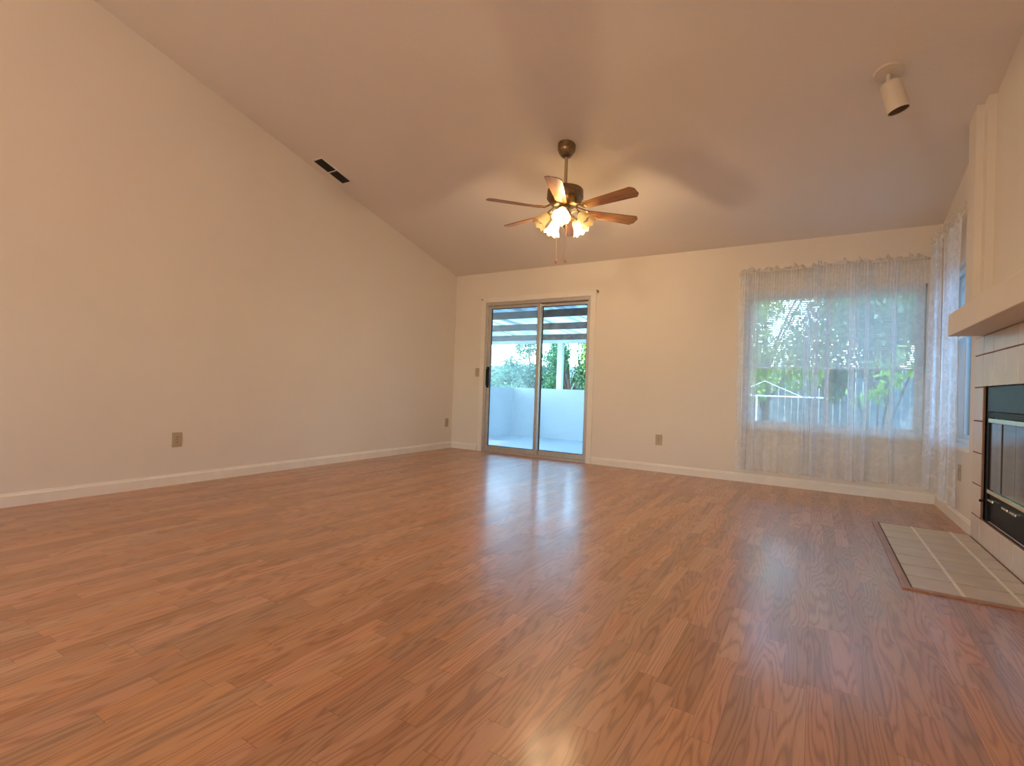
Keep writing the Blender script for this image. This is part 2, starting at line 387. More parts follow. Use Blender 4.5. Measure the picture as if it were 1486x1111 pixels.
# ---------------------------------------------------------------- sliding patio door
door = thing('door_1', None, None, ((DX0+DX1)/2, D+.06, 0)); door['kind'] = 'structure'; door['label'] = 'aluminium sliding glass patio door'
off = door.location
boxes('door_frame', [((DX0, D-.005, 0), (DX0+.035, D+.12, DZ)), ((DX1-.03, D-.005, 0), (DX1, D+.12, DZ)),
                     ((DX0+.035, D-.005, DZ-.045), (DX1-.03, D+.12, DZ)), ((DX0+.035, D-.01, 0), (DX1-.03, D+.13, .022))], M_ALU, door, 0.002, off)
def panel(name, x0, x1, y0, y1, gm, lw, rw):
    p = boxes(name, [((x0, y0, .024), (x0+lw, y1, DZ-.047)), ((x1-rw, y0, .024), (x1, y1, DZ-.047)),
                     ((x0+lw, y0, .024), (x1-rw, y1, .085)), ((x0+lw, y0, DZ-.085), (x1-rw, y1, DZ-.047))], M_ALU, door, 0.003, off)
    ym = (y0+y1)/2
    boxes('glazing_gasket', [((x0+lw, ym-.009, .085), (x0+lw+.006, ym+.009, DZ-.085)), ((x1-rw-.006, ym-.009, .085), (x1-rw, ym+.009, DZ-.085)),
                     ((x0+lw, ym-.009, .085), (x1-rw, ym+.009, .091)), ((x0+lw, ym-.009, DZ-.091), (x1-rw, ym+.009, DZ-.085))], M_DARK, p, 0, off)
    boxes('pane', [((x0+lw, ym-.003, .085), (x1-rw, ym+.003, DZ-.085))], gm, p, 0, off)
    return p
slid = panel('sliding_panel', DX0+.037, -3.045, D+.012, D+.05, M_HAZY, .045, .045)
fixd = panel('fixed_panel', -3.09, DX1-.032, D+.062, D+.10, M_GLASS, .045, .038)
bm = NB(); box(bm, (DX0+.045, D-.028, .90), (DX0+.072, D+.012, 1.125), .008); box(bm, (DX0+.040, D-.002, .87), (DX0+.080, D+.014, 1.155), .004)
bm.transform(Matrix.Translation(-off)); obj('handle', bm, M_BLACK, slid, label='black pull handle')
bm = NB(); box(bm, (DX1-.052, D+.045, .93), (DX1-.034, D+.064, 1.0), .003); bm.transform(Matrix.Translation(-off)); obj('latch', bm, M_BLACK, fixd)

# ---------------------------------------------------------------- windows
def window(name, axis, a0, a1, z0, z1, label):
    """axis 'x': window in the back wall; 'y': window in the right wall"""
    P = (lambda u, d, z: (u, D+d, z)) if axis == 'x' else (lambda u, d, z: (R+d, u, z))
    base = P((a0+a1)/2, 0.1, z0); t = thing(name, None, None, base); t['kind'] = 'structure'; t['label'] = label
    am = (a0+a1)/2
    B = lambda u0, d0, za, u1, d1, zb: (P(u0, d0, za), P(u1, d1, zb))
    boxes('window_frame', [B(a0, .085, z0, a0+.035, .145, z1), B(a1-.035, .085, z0, a1, .145, z1), B(a0+.035, .085, z1-.035, a1-.035, .145, z1), B(a0+.035, .085, z0, a1-.035, .145, z0+.035)],
          M_WFRAME, t, .002, base)
    for k, (u0, u1, d) in enumerate(((a0+.036, am+.02, .092), (am-.02, a1-.036, .118))):
        s = boxes('sash', [B(u0, d, z0+.036, u0+.03, d+.022, z1-.036), B(u1-.03, d, z0+.036, u1, d+.022, z1-.036), B(u0+.03, d, z0+.036, u1-.03, d+.022, z0+.066), B(u0+.03, d, z1-.066, u1-.03, d+.022, z1-.036)],
                  M_WFRAME, t, .002, base)
        boxes('pane', [B(u0+.03, d+.008, z0+.066, u1-.03, d+.014, z1-.066)], M_GLASS, s, 0, base)
    boxes('window_sill', [B(a0-.02, -.022, z0-.022, a1+.02, .084, z0+.002)], M_TRIM, t, .004, base)
    return t
window('window_1', 'x', WX0, WX1, WZ0, WZ1, 'wide slider window in the back wall behind lace')
window('window_2', 'y', SY0, SY1, WZ0, WZ1, 'side window beside the fireplace')

t = thing('added_fill_window', None, None, ((RX0+RX1)/2, YB-.1, RZ0)); t['kind'] = 'structure'; t['label'] = 'wide window added in the unseen rear wall for fill daylight'  # added window behind the camera, lets in daylight to fill the room
am = (RX0+RX1)/2
boxes('window_frame', [((RX0, YB-.14, RZ0), (RX0+.04, YB-.08, RZ1)), ((RX1-.04, YB-.14, RZ0), (RX1, YB-.08, RZ1)), ((am-.03, YB-.14, RZ0), (am+.03, YB-.08, RZ1)), ((RX0, YB-.14, RZ0), (RX1, YB-.08, RZ0+.04)), ((RX0, YB-.14, RZ1-.04), (RX1, YB-.08, RZ1))], M_WFRAME, t, 0, t.location)
for u0, u1 in ((RX0+.04, am-.03), (am+.03, RX1-.04)): boxes('pane', [((u0, YB-.115, RZ0+.04), (u1, YB-.109, RZ1-.04))], M_GLASS, t, 0, t.location)

def blind(axis, a0, a1, zb, zt, tilt, label):
    P = (lambda u, d, z: Vector((u, D+d, z))) if axis == 'x' else (lambda u, d, z: Vector((R+d, u, z)))
    base = P((a0+a1)/2, .045, zb); t = thing('mini_blind', label, 'blind', base, group=None)
    bm = NB(); n = int((zt-.03-zb)/.0205)
    for i in range(n):
        z = zb+.022+i*.0205; w2 = .0125; pr = []
        for s in (-1, -.5, 0, .5, 1):
            dd = s*w2; pr.append((dd*math.cos(tilt) - .0015*(1-s*s)*math.sin(tilt)*0, z + dd*math.sin(tilt) + .002*(1-s*s)))
        vs = [[bm.verts.new(P(u, .045+d, zz)-base) for d, zz in pr] for u in (a0, a1)]
        for k in range(4): bm.faces.new((vs[0][k], vs[0][k+1], vs[1][k+1], vs[1][k]))
    obj('slats', bm, M_BLIND, t, smooth=True)
    bm = NB()
    box(bm, P(a0, .028, zt-.028)-base, P(a1, .062, zt-.001)-base, .003); obj('head_rail', bm, M_WFRAME, t)
    bm = NB(); box(bm, P(a0, .034, zb)-base, P(a1, .056, zb+.014)-base, .003); obj('bottom_rail', bm, M_WFRAME, t)
    for u in (a0+.12, (a0+a1)/2, a1-.12):
        bm = NB(); tube(bm, [P(u, .0315, zb+.01)-base, P(u, .0315, zt-.02)-base], .0009, 4); obj('ladder_cord', bm, M_WFRAME, t)
    bm = NB(); tube(bm, [P(a0+.05, .02, zt-.03)-base, P(a0+.05, .018, zt-.6)-base], .003, 6); obj('tilt_wand', bm, M_GLASS, t)
    return t
blind('x', WX0+.012, WX1-.012, 1.165, WZ1-.001, math.radians(36), 'half raised white mini blind behind the wide lace curtains')
blind('y', SY0+.012, SY1-.012, 1.38, WZ1-.001, math.radians(40), 'half raised white mini blind in the side window by the fireplace')

# ---------------------------------------------------------------- curtains
def curtain_mesh(P, a0, a1, z0, z1, folds, seed, amp=.014, scallop=.006, nz=46, gather=1.0):
    """P(u, d, z); sheet with overlapping pleats at the u positions in folds"""
    rnd = random.Random(seed); pts = []
    u = a0; segs = []
    fs = sorted(folds)
    N = int((a1-a0)/.006)
    for i in range(N+1):
        u = a0+(a1-a0)*i/N; segs.append((u, 0.0))
    out = []
    for (u, d) in segs:
        out.append((u, d))
        for (f, wd) in fs:
            if abs(u-f) <= (a1-a0)/N/2:      # triple fold
                for s in range(1, 7): out.append((u - wd*s/6, .010+.004*math.sin(s)))
                for s in range(1, 7): out.append((u - wd + wd*s/6, .020+.003*math.cos(s)))
    ph = [rnd.uniform(0, 6.28) for _ in range(6)]
    bm = NB(); grid = []
    for j in range(nz+1):
        t = j/nz; z = z1+(z0-z1)*t; row = []
        env = .35+.65*t
        for k, (u, d) in enumerate(out):
            wv = amp*env*(math.sin(u*37+ph[0]+.5*math.sin(t*2+ph[3]))+.6*math.sin(u*71+ph[1])+.4*math.sin(u*15+ph[2]+t))
            wv += .006*gather*max(0, 1-t*5)*math.sin(u*260+ph[4])
            sway = .010*t*math.sin(u*9+ph[5]+t*1.5)
            zz = z + (scallop*abs(math.sin(u*52)) if j == nz else 0)
            row.append(bm.verts.new(P(u+sway, d*(.5+.5*t)+wv, zz)))
        grid.append(row)
    for p, q in zip(grid, grid[1:]):
        for i in range(len(p)-1): bm.faces.new((p[i], p[i+1], q[i+1], q[i]))
    return bm
def ruffle_mesh(P, a0, a1, z, h, seed, amp=.014, down=False):
    rnd = random.Random(seed); bm = NB(); N = int((a1-a0)/.004); ph = [rnd.uniform(0, 6.28) for _ in range(8)]; g = []
    for j in range(6):
        t = j/5; row = []
        for i in range(N+1):
            u = a0+(a1-a0)*i/N
            hh = h*(.75+.3*math.sin(u*31+ph[0])+.22*math.sin(u*83+ph[1]))
            d = amp*t*(math.sin(u*120+ph[2])+.7*math.sin(u*57+ph[3])) + .012*t*math.sin(u*23+ph[4])
            row.append(bm.verts.new(P(u+.004*t*math.sin(u*90+ph[5]), d - .006*t, z + hh*t)))
        g.append(row)
    for p, q in zip(g, g[1:]):
        for i in range(N): bm.faces.new((p[i], p[i+1], q[i+1], q[i]))
    return bm
def rod(name, pts, label, group=None):
    bm = NB(); tube(bm, pts, .0065, 10)
    for e in (0, -1): 
        lathe(bm, [(.004, -.006), (.010, -.004), (.010, .004), (.004, .006)], 12, Matrix.Translation(Vector(pts[e])))
    return tag(obj(name, bm, M_ROD, smooth=True), label, 'curtain rod', group)
PB = lambda u, d, z: Vector((u, D-.062-d, z))
PS = lambda u, d, z: Vector((R-.062-d, u, z))
ZRB, ZRS = 2.135, 2.205
rod('curtain_rod', [(-.70, D-.003, ZRB), (-.70, D-.04, ZRB), (-.69, D-.058, ZRB), (0, D-.060, ZRB+.004), (.81, D-.058, ZRB+.01), (.825, D-.04, ZRB+.01), (.825, D-.003, ZRB+.01)], 'cream curtain rod on the back wall above the wide window')
rod('curtain_rod', [(R-.003, 5.52, ZRS), (R-.04, 5.52, ZRS), (R-.058, 5.51, ZRS), (R-.060, 5.0, ZRS), (R-.058, 4.54, ZRS), (R-.04, 4.53, ZRS), (R-.003, 4.53, ZRS)], 'cream curtain rod above the narrow side window beside the fireplace')
def curtain(P, a0, a1, z0, z1, folds, seed, label, m, group, amp=.014, header=.05, ruff=True):
    root = P((a0+a1)/2, 0, z0); t = thing('lace_curtain', label, 'curtain', root, group=group)
    bm = curtain_mesh(P, a0, a1, z0, z1, folds, seed, amp); bm.transform(Matrix.Translation(-root)); obj('curtain_panel', bm, m, t, smooth=True)
    if ruff:
        bm = ruffle_mesh(P, a0-.005, a1+.005, z1, header, seed+5); bm.transform(Matrix.Translation(-root)); obj('header_ruffle', bm, M_RUFF, t, smooth=True)
    return t
GC = 'lace curtains over the corner windows'
curtain(PB, -.70, .02, .135, ZRB+.002, [(-.60, .05), (-.52, .035), (-.06, .05), (0.0, .04)], 3, 'leftmost lace curtain panel, hanging nearest the sliding door', M_LACE, GC)
PB2 = lambda u, d, z: Vector((u, D-.100-d, z))
curtain(PB2, -.005, .325, .135, ZRB+.004, [(.10, .045), (.295, .045)], 11, 'narrow middle lace curtain panel of the wide window', M_LACE, GC, amp=.017)
curtain(PB, .312, .80, .14, ZRB+.008, [(.40, .03), (.60, .03)], 21, 'lace curtain panel at the corner end of the wide window', M_LACE, GC, amp=.009)
PS2 = lambda u, d, z: Vector((R-.088-d, u, z))
curtain(PS, 4.63, 5.22, .14, ZRS, [(4.95, .05)], 31, 'side window lace curtain panel nearer the mantel', M_SIDE, GC, amp=.012, header=.085)
curtain(PS2, 5.16, 5.535, .16, ZRS, [(5.26, .05), (5.42, .05)], 41, 'bright side window lace curtain panel hanging in the room corner', M_SIDE, GC, amp=.016, header=.085)

# ---------------------------------------------------------------- fireplace
FY0, FY1 = 3.00, 4.452     # surround span
FX = R-.012                # tile face
OY0, OY1, OZ0, OZ1 = 3.23, 4.228, .160, .994
fp = thing('fireplace', 'tiled fireplace with black metal front and glass doors in the right wall', 'fireplace', (R, 3.73, 0)); off = fp.location
boxes('grout_bed', [((R-.008, FY0, 0), (R+.01, OY0, 1.316)), ((R-.008, OY1, 0), (R+.01, FY1, 1.316)), ((R-.008, OY0, OZ1), (R+.01, OY1, 1.316)), ((R-.008, OY0, 0), (R+.01, OY1, OZ0))], M_GROUT, fp, 0, off)
bm = NB(); yg = [4.452-i*.2092 for i in range(8)]; yg[-1] = FY0
zg = [0, .160, .362, .566, .772, .990, 1.198, 1.317]
for i in range(7):
    for j in range(7):
        y1, y0, z0, z1 = yg[i], yg[i+1], zg[j], zg[j+1]
        if 0 < i < 6 and 1 <= j <= 4: continue
        g = .0042
        box(bm, (FX, y0+g, z0+g), (R+.002, y1-g, z1-g), .003)
bm.transform(Matrix.Translation(-off)); obj('tile_surround', bm, M_TILE, fp, label='pinkish beige square glazed tiles')
# black face
XF = R+.006
boxes('metal_face', [((XF, OY1-.048, OZ0), (XF+.03, OY1, OZ1)), ((XF, OY0, OZ0), (XF+.03, OY0+.048, OZ1)), ((XF, OY0+.048, .80), (XF+.03, OY1-.048, .835)), ((XF+.012, OY0+.048, OZ0), (XF+.04, OY1-.048, .335))], M_BLACK, fp, .002, off)
boxes('hood_panel', [((XF-.006, OY0+.05, .838), (XF+.02, OY1-.05, OZ1-.004))], M_HOOD, fp, .003, off, label='blue-black metal hood strip')
boxes('firebox', [((R+.13, OY0, OZ0), (R+.14, OY1, OZ1)), ((R+.05, OY0-.01, OZ0), (R+.14, OY0, OZ1)), ((R+.05, OY1, OZ0), (R+.14, OY1+.01, OZ1)), ((R+.05, OY0, OZ0-.01), (R+.14, OY1, OZ0)), ((R+.05, OY0, OZ1), (R+.14, OY1, OZ1+.01))], M_DARK, fp, 0, off)
boxes('door_rail', [((XF-.004, OY0+.052, .770), (XF+.022, OY1-.052, .796))], M_BRASS, fp, .003, off, label='pale brass upper door rail')
boxes('door_rail', [((XF-.004, OY0+.052, .336), (XF+.022, OY1-.052, .360))], M_BRASS, fp, .003, off, label='pale brass lower door rail')
gy0, gy1 = OY0+.055, OY1-.055; gw = (gy1-gy0)/4
for k in range(4):
    a, b = gy0+k*gw, gy0+(k+1)*gw; dx = .004 if k in (1, 2) else 0
    gp = boxes('glass_door', [((XF+.006+dx, a+.002, .362), (XF+.012+dx, b-.002, .768))], M_FGLASS, fp, .001, off, label='smoked bifold glass panel')
for (y, s) in ((4.03, .05), (3.90, 0), (3.77, .05), (3.64, .05)):
    if not s: continue
    bm = NB(); box(bm, (XF-.020, y-s, .300), (XF-.012, y+s, .312), .003); box(bm, (XF-.014, y-s*.7, .303), (XF+.012, y-s*.5, .310)); box(bm, (XF-.014, y+s*.5, .303), (XF+.012, y+s*.7, .310))
    bm.transform(Matrix.Translation(-off)); obj('damper_handle', bm, M_BRASS, fp)
bm = NB(); box(bm, (XF-.026, OY1-.005, .268), (XF+.0, OY1+.006, .284), .003); bm.transform(Matrix.Translation(-off)); obj('screen_knob', bm, M_BLACK, fp)
mt = boxes('mantel', [((.735, 2.62, 1.318), (R, 4.285, 1.462))], M_WALL, None, .006); tag(mt, 'thick plaster mantel shelf above the fireplace tiles', 'mantel')
# pilaster above mantel, cut to the slope of the ceiling
bm = NB()
for x0, y0, y1 in ((.838, 4.225, 4.400), (.876, 4.150, 4.225)):
    f = lambda y: C0+S*(D-y)+.004
    vs = [bm.verts.new(p) for p in ((x0, y0, 1.463), (R, y0, 1.463), (R, y1, 1.463), (x0, y1, 1.463), (x0, y0, f(y0)), (R, y0, f(y0)), (R, y1, f(y1)), (x0, y1, f(y1)))]
    for q in ((0, 3, 2, 1), (4, 5, 6, 7), (0, 1, 5, 4), (1, 2, 6, 5), (2, 3, 7, 6), (3, 0, 4, 7)): bm.faces.new([vs[k] for k in q])
o = obj('trim_2', bm, M_WALL); o['kind'] = 'structure'; o['label'] = 'stepped plaster pilaster between mantel and ceiling'

# hearth
HX0, HY0, HY1 = .373, 2.978, 4.472
he = thing('hearth', 'cream tile hearth pad with wood edging set in the floor', 'hearth', ((HX0+R)/2, 3.73, 0)); off = he.location
boxes('joint_bed', [((HX0+.034, HY0+.034, .0), (R-.014, HY1-.004, .003))], M_HDARK, he, 0, off)
for xj in (.600, .805): boxes('grout_line', [((xj-.007, HY0+.034, .003), (xj+.007, HY1-.004, .0062))], M_HGROUT, he, .001, off)
bm = NB(); xs = [HX0+.036, .600, .805, R-.014]
ys = [HY0+.036]; 
while ys[-1] < HY1-.12: ys.append(ys[-1]+.2043)
ys[-1] = HY1-.006
for a, b in zip(xs, xs[1:]):
    for c, d in zip(ys, ys[1:]): box(bm, (a+.007, c+.0055, .001), (b-.007, d-.0055, .006), .0015)
bm.transform(Matrix.Translation(-off)); obj('hearth_tile', bm, M_HTILE, he)
boxes('wood_edging', [((HX0, HY0, .0), (HX0+.034, HY1, .008)), ((HX0+.034, HY0, .0), (R-.014, HY0+.034, .008)), ((HX0+.034, HY1-.004, .0), (R-.015, HY1+.012, .006))], M_EDGE, he, .002, off)

# ---------------------------------------------------------------- ceiling fan
FXC, FYC = -1.823, 3.733
FZC = C0 + S*(D-FYC)
fan = thing('ceiling_fan', 'six-blade wood and brass ceiling fan with lit bell shades, blades at rest', 'ceiling fan', (FXC, FYC, FZC))
zr = lambda z: z - FZC        # world height -> local
bm = NB(); lathe(bm, [(.0, .02), (.074, .02), (.076, -.012), (.073, -.028), (.075, -.036), (.068, -.052), (.066, -.058), (.050, -.082), (.036, -.098), (.030, -.100), (.0, -.100)], 32)
obj('canopy', bm, M_ABRASS, fan, True)
bm = NB(); lathe(bm, [(.0135, -.09), (.0135, zr(2.565))], 16); lathe(bm, [(.0135, zr(2.60)), (.02, zr(2.595)), (.022, zr(2.57)), (.011, zr(2.565))], 16); obj('downrod', bm, M_TAN, fan, True)
bm = NB(); lathe(bm, [(.0, zr(2.572)), (.03, zr(2.572)), (.10, zr(2.560)), (.142, zr(2.545)), (.150, zr(2.535)), (.152, zr(2.47)), (.147, zr(2.462)), (.140, zr(2.455)), (.12, zr(2.425)), (.085, zr(2.405)), (.0, zr(2.405))], 48)
obj('motor_housing', bm, M_ABRASS, fan, True)
ZBL = 2.372
bmi = NB()   # blade iron profile: scrolled arm pair
tube(bmi, [(.10, 0, .050), (.135, .018, .030), (.165, .034, .010), (.20, .036, .004), (.245, .030, .004)], .0055, 6)
tube(bmi, [(.10, 0, .050), (.135, -.018, .030), (.165, -.034, .010), (.20, -.036, .004), (.245, -.030, .004)], .0055, 6)
tube(bmi, [(.245, .03, .004), (.262, .015, .004), (.268, 0, .004), (.262, -.015, .004), (.245, -.03, .004)], .0055, 6)
tube(bmi, [(.165, .034, .010), (.178, .012, .002), (.19, 0, .0), (.178, -.012, .002), (.165, -.034, .010)], .005, 6)
box(bmi, (.19, -.03, .0035), (.245, .03, .0075), .001)
me_iron = bpy.data.meshes.new('blade_bracket'); bmi.to_mesh(me_iron); bmi.free(); me_iron.materials.append(M_ABRASS)
for p in me_iron.polygons: p.use_smooth = True
bmb = NB(); prof = []
r0, r1, w0, w1, ch = .205, .668, .047, .067, .028
out = [(r0, -w0+.012), (r0, w0-.012), (r0+.012, w0), (r1-ch, w1), (r1-.006, w1-ch+.004), (r1, w1-ch-.006), (r1, -w1+ch+.006), (r1-.006, -w1+ch-.004), (r1-ch, -w1), (r0+.012, -w0)]
vb = [bmb.verts.new((x, y, -.003)) for x, y in out]; vt = [bmb.verts.new((x, y, .003)) for x, y in out]
bmb.faces.new(vb); bmb.faces.new(list(reversed(vt)))
for i in range(len(out)): bmb.faces.new((vb[i], vt[i], vt[(i+1) % len(out)], vb[(i+1) % len(out)]))
bmesh.ops.recalc_face_normals(bmb, faces=bmb.faces)
me_blade = bpy.data.meshes.new('blade'); bmb.to_mesh(me_blade); bmb.free(); me_blade.materials.append(M_BLADE)
for k in range(6):
    a = math.radians(48+60*k)
    b = bpy.data.objects.new('blade', me_blade); C.objects.link(b); b.parent = fan
    b.location = (0, 0, zr(ZBL)); b.rotation_euler = (math.radians(-13), 0, a); b.rotation_mode = 'XYZ'
    ib = bpy.data.objects.new('blade_bracket', me_iron); C.objects.link(ib); ib.parent = b; ib['label'] = 'scrolled brass blade bracket'
# light kit
bm = NB(); lathe(bm, [(.0, zr(2.410)), (.050, zr(2.408)), (.056, zr(2.39)), (.056, zr(2.355)), (.064, zr(2.348)), (.066, zr(2.325)), (.058, zr(2.300)), (.040, zr(2.282)), (.022, zr(2.272)), (.016, zr(2.255)), (.020, zr(2.245)), (.012, zr(2.228)), (.0, zr(2.222))], 32)
kit = obj('light_kit', bm, M_BRASS, fan, True)
LOC = []
for k in range(5):
    a = math.radians(145+72*k); ca, sa = math.cos(a), math.sin(a)
    P3 = lambda r, z: (r*ca, r*sa, zr(z))
    bm = NB(); tube(bm, [P3(.055, 2.335), P3(.085, 2.352), P3(.115, 2.352), P3(.135, 2.335), P3(.142, 2.318)], .0065, 8)
    obj('arm', bm, M_BRASS, kit, True)
    # shade axis: outward and down
    dvec = Vector((ca*.70, sa*.70, -.715)).normalized()
    org = Vector(P3(.138, 2.325))
    mt_ = Matrix.Translation(org) @ dvec.to_track_quat('Z', 'Y').to_matrix().to_4x4()
    bm = NB()
    wv = lambda kk, an: ((.0045*math.cos(an*8), .006*math.cos(an*8)) if kk in (9, 10) else ((.002*math.cos(an*8), .002*math.cos(an*8)) if kk == 8 else (0, 0)))
    lathe(bm, [(.022, .0), (.030, .004), (.038, .014), (.042, .030), (.044, .050), (.047, .068), (.052, .084), (.059, .098), (.066, .108), (.072, .114), (.0705, .1145), (.064, .108), (.057, .098), (.050, .084), (.045, .068), (.042, .05), (.040, .030), (.036, .016), (.028, .006), (.020, .003)], 48, mt_, wv, cap=False)
    sh = obj('lamp_shade', bm, M_SHADE, fan, True, label='lit marbled glass bell shade' if k in (0, 2, 4) else 'unlit marbled glass bell shade')
    bm = NB(); lathe(bm, [(.0, -.016), (.018, -.014), (.024, -.004), (.024, .010), (.016, .014), (.014, .03), (.0, .03)], 20, mt_); obj('socket', bm, M_BRASS, sh, True)
    bm = NB(); lathe(bm, [(.0, .03), (.012, .032), (.014, .045), (.022, .058), (.026, .070), (.024, .082), (.014, .093), (.0, .097)], 20, mt_); obj('bulb', bm, M_BULB if k in (0, 2, 4) else M_BULBOFF, sh, True)
    if k in (0, 2, 4): LOC.append(Vector((FXC, FYC, FZC)) + org + dvec*.112)
for i, p in enumerate(LOC):
    ld = bpy.data.lights.new('fan_bulb_light', 'POINT'); lo = bpy.data.objects.new('fan_bulb_light', ld); C.objects.link(lo)
    ld.energy = 16.5; ld.color = WARM; ld.shadow_soft_size = .022; lo.location = p
for (dx, dy, zt, zb) in ((-.062*cy+.01, -.062*sy-.01, 2.34, 1.942), (.020*cy, .020*sy, 2.235, 1.955)):
    bm = NB(); n_ = 60
    tube(bm, [(dx, dy, zr(zt)), (dx, dy, zr(zb))], .0022, 5); pc = obj('pull_chain', bm, M_BRASS, fan)
    bm = NB(); lathe(bm, [(.0, .016), (.003, .015), (.0065, .004), (.0075, -.008), (.005, -.018), (.0, -.021)], 12, Matrix.Translation((dx, dy, zr(zb)))); obj('fob', bm, M_FOB, pc, True, label='small red wooden fob')

# ---------------------------------------------------------------- ceiling spotlight
sx_, sy_ = .335, 3.775; sz_ = C0+S*(D-sy_)
sp_ = thing('ceiling_spotlight', 'white cylinder spotlight on a round plate, unlit, near the right wall', 'spotlight', (sx_, sy_, sz_))
tiltm = Matrix.Rotation(math.atan(S), 4, 'X').inverted()
bm = NB(); lathe(bm, [(.0, .004), (.078, .004), (.078, -.006), (.074, -.012), (.03, -.018), (.0, -.018)], 36, tiltm); obj('canopy_plate', bm, M_SPOT, sp_, True)
ax = Matrix.Translation((0, 0, -.03)) @ Matrix.Rotation(math.radians(-15), 4, 'Y') @ Matrix.Rotation(math.radians(4), 4, 'X')
bm = NB(); tube(bm, [(0, 0, -.012), (0, 0, -.06)], .012, 12); obj('swivel', bm, M_SPOT, sp_, True)
bm = NB(); lathe(bm, [(.0, -.035), (.046, -.037), (.054, -.046), (.056, -.06), (.0585, -.21), (.0585, -.222), (.054, -.222), (.052, -.12), (.0, -.12)], 36, ax); obj('lamp_cylinder', bm, M_SPOT, sp_, True)
bm = NB(); lathe(bm, [(.0515, -.219), (.0505, -.124), (.0, -.124)], 32, ax, cap=False); obj('baffle', bm, M_LAMPIN, sp_, True, label='dark inside of the lamp')

# ---------------------------------------------------------------- ceiling vent
vx0, vx1, vy0, vy1 = -4.318, -4.193, 3.140, 3.500
vz = lambda y: C0+S*(D-y)
vent = thing('ceiling_vent', 'long dark ceiling air register beside the left wall', 'vent', ((vx0+vx1)/2, (vy0+vy1)/2, vz((vy0+vy1)/2)))
sl = Matrix.Rotation(-math.atan(S), 4, 'X'); hl = (vy1-vy0)/2/math.cos(math.atan(S)); hw = (vx1-vx0)/2
bm = NB(); fr = .016
for a, b in (((-hw-fr, -hl-fr, -.006), (-hw, hl+fr, .002)), ((hw, -hl-fr, -.006), (hw+fr, hl+fr, .002)), ((-hw, -hl-fr, -.006), (hw, -hl, .002)), ((-hw, hl, -.006), (hw, hl+fr, .002))): box(bm, a, b, .001, sl)
obj('frame', bm, M_CEIL, vent)
bm = NB(); box(bm, (-hw, -hl, -.0012), (hw, hl, -.0002), 0, sl); obj('duct_shade_sheet', bm, M_VENTD, vent)  # flat black sheet, stands in for the shade inside the duct
bm = NB(); box(bm, (-hw, -.006, -.006), (hw, .006, -.0013), 0, sl); obj('divider', bm, M_SPOT, vent)
bm = NB()
for i in range(5):
    x = -hw+.012+i*(2*hw-.024)/4
    for s in (-1, 1): box(bm, (x-.002, min(s*.008, s*hl), -.0045), (x+.002, max(s*.008, s*hl), -.0013), 0, sl)
obj('louvres', bm, M_VENTS, vent)

# ---------------------------------------------------------------- outlets, switch, brackets
def plate(name, pos, rz, label, cat, sock=True, group='almond wall outlets'):
    t = thing(name, label, cat, pos, rz, group)          # local: +Y points into room
    bm = NB(); box(bm, (-.036, 0, -.059), (.036, .006, .059), .0025); obj('cover_plate', bm, M_PLATE, t)
    if sock:
        for s in (-1, 1):
            bm = NB(); lathe(bm, [(.0, 0), (.0165, 0), (.0165, .0035), (.0, .0035)], 20, Matrix.Translation((0, .0050, s*.0195)) @ Matrix.Rotation(-PI/2, 4, 'X')); sk = obj('socket_face', bm, M_PLATE, t)
            bm = NB()
            for dx in (-.006, .006): box(bm, (dx-.0012, .0085, s*.0195-.001), (dx+.0012, .0090, s*.0195+.008))
            lathe(bm, [(.0, 0), (.0028, 0), (.0028, .0006), (0, .0006)], 10, Matrix.Translation((0, .0085, s*.0195-.008)) @ Matrix.Rotation(-PI/2, 4, 'X'))
            obj('slots', bm, M_SLOT, sk)
        bm = NB(); lathe(bm, [(.0, 0), (.003, 0), (.003, .001), (0, .001)], 10, Matrix.Translation((0, .0058, 0)) @ Matrix.Rotation(-PI/2, 4, 'X')); obj('screw', bm, M_SLOT, t)
    else:
        bm = NB(); box(bm, (-.005, .005, -.012), (.005, .016, .010), .002); obj('toggle', bm, M_PLATE, t)
        for s in (-1, 1):
            bm = NB(); lathe(bm, [(.0, 0), (.003, 0), (.003, .001), (0, .001)], 10, Matrix.Translation((0, .0058, s*.03)) @ Matrix.Rotation(-PI/2, 4, 'X')); obj('screw', bm, M_SLOT, t)
    return t
plate('wall_outlet', (-L, 2.045, .364), -PI/2, 'almond outlet low on the left wall, far from the back corner', 'outlet')
plate('wall_outlet', (-L, 5.507, .360), -PI/2, 'almond outlet on the left wall right beside the back corner', 'outlet')
plate('wall_outlet', (-1.482, D, .356), PI, 'outlet on the back wall between sliding door and curtains', 'outlet')
plate('wall_outlet', (R, 4.83, .378), PI/2, 'outlet under the side window beside the fireplace', 'outlet')
plate('light_switch', (-3.995, D, 1.077), PI, 'almond light switch on the back wall left of the sliding door', 'light switch', False, None)
def bracket(x, z, label):
    bm = NB(); box(bm, (x-.010, D-.004, z-.018), (x+.010, D, z+.018), .001); tube(bm, [(x, D-.003, z), (x, D-.035, z+.002), (x, D-.042, z+.014)], .005, 8)
    tag(obj('curtain_bracket', bm, M_ABRASS), label, 'curtain bracket', 'empty rod brackets above the sliding door')
bracket(-3.940, 2.070, 'empty curtain rod bracket at the top left corner of the sliding door casing')
bracket(-2.262, 2.072, 'empty curtain rod bracket at the top right corner of the sliding door casing')

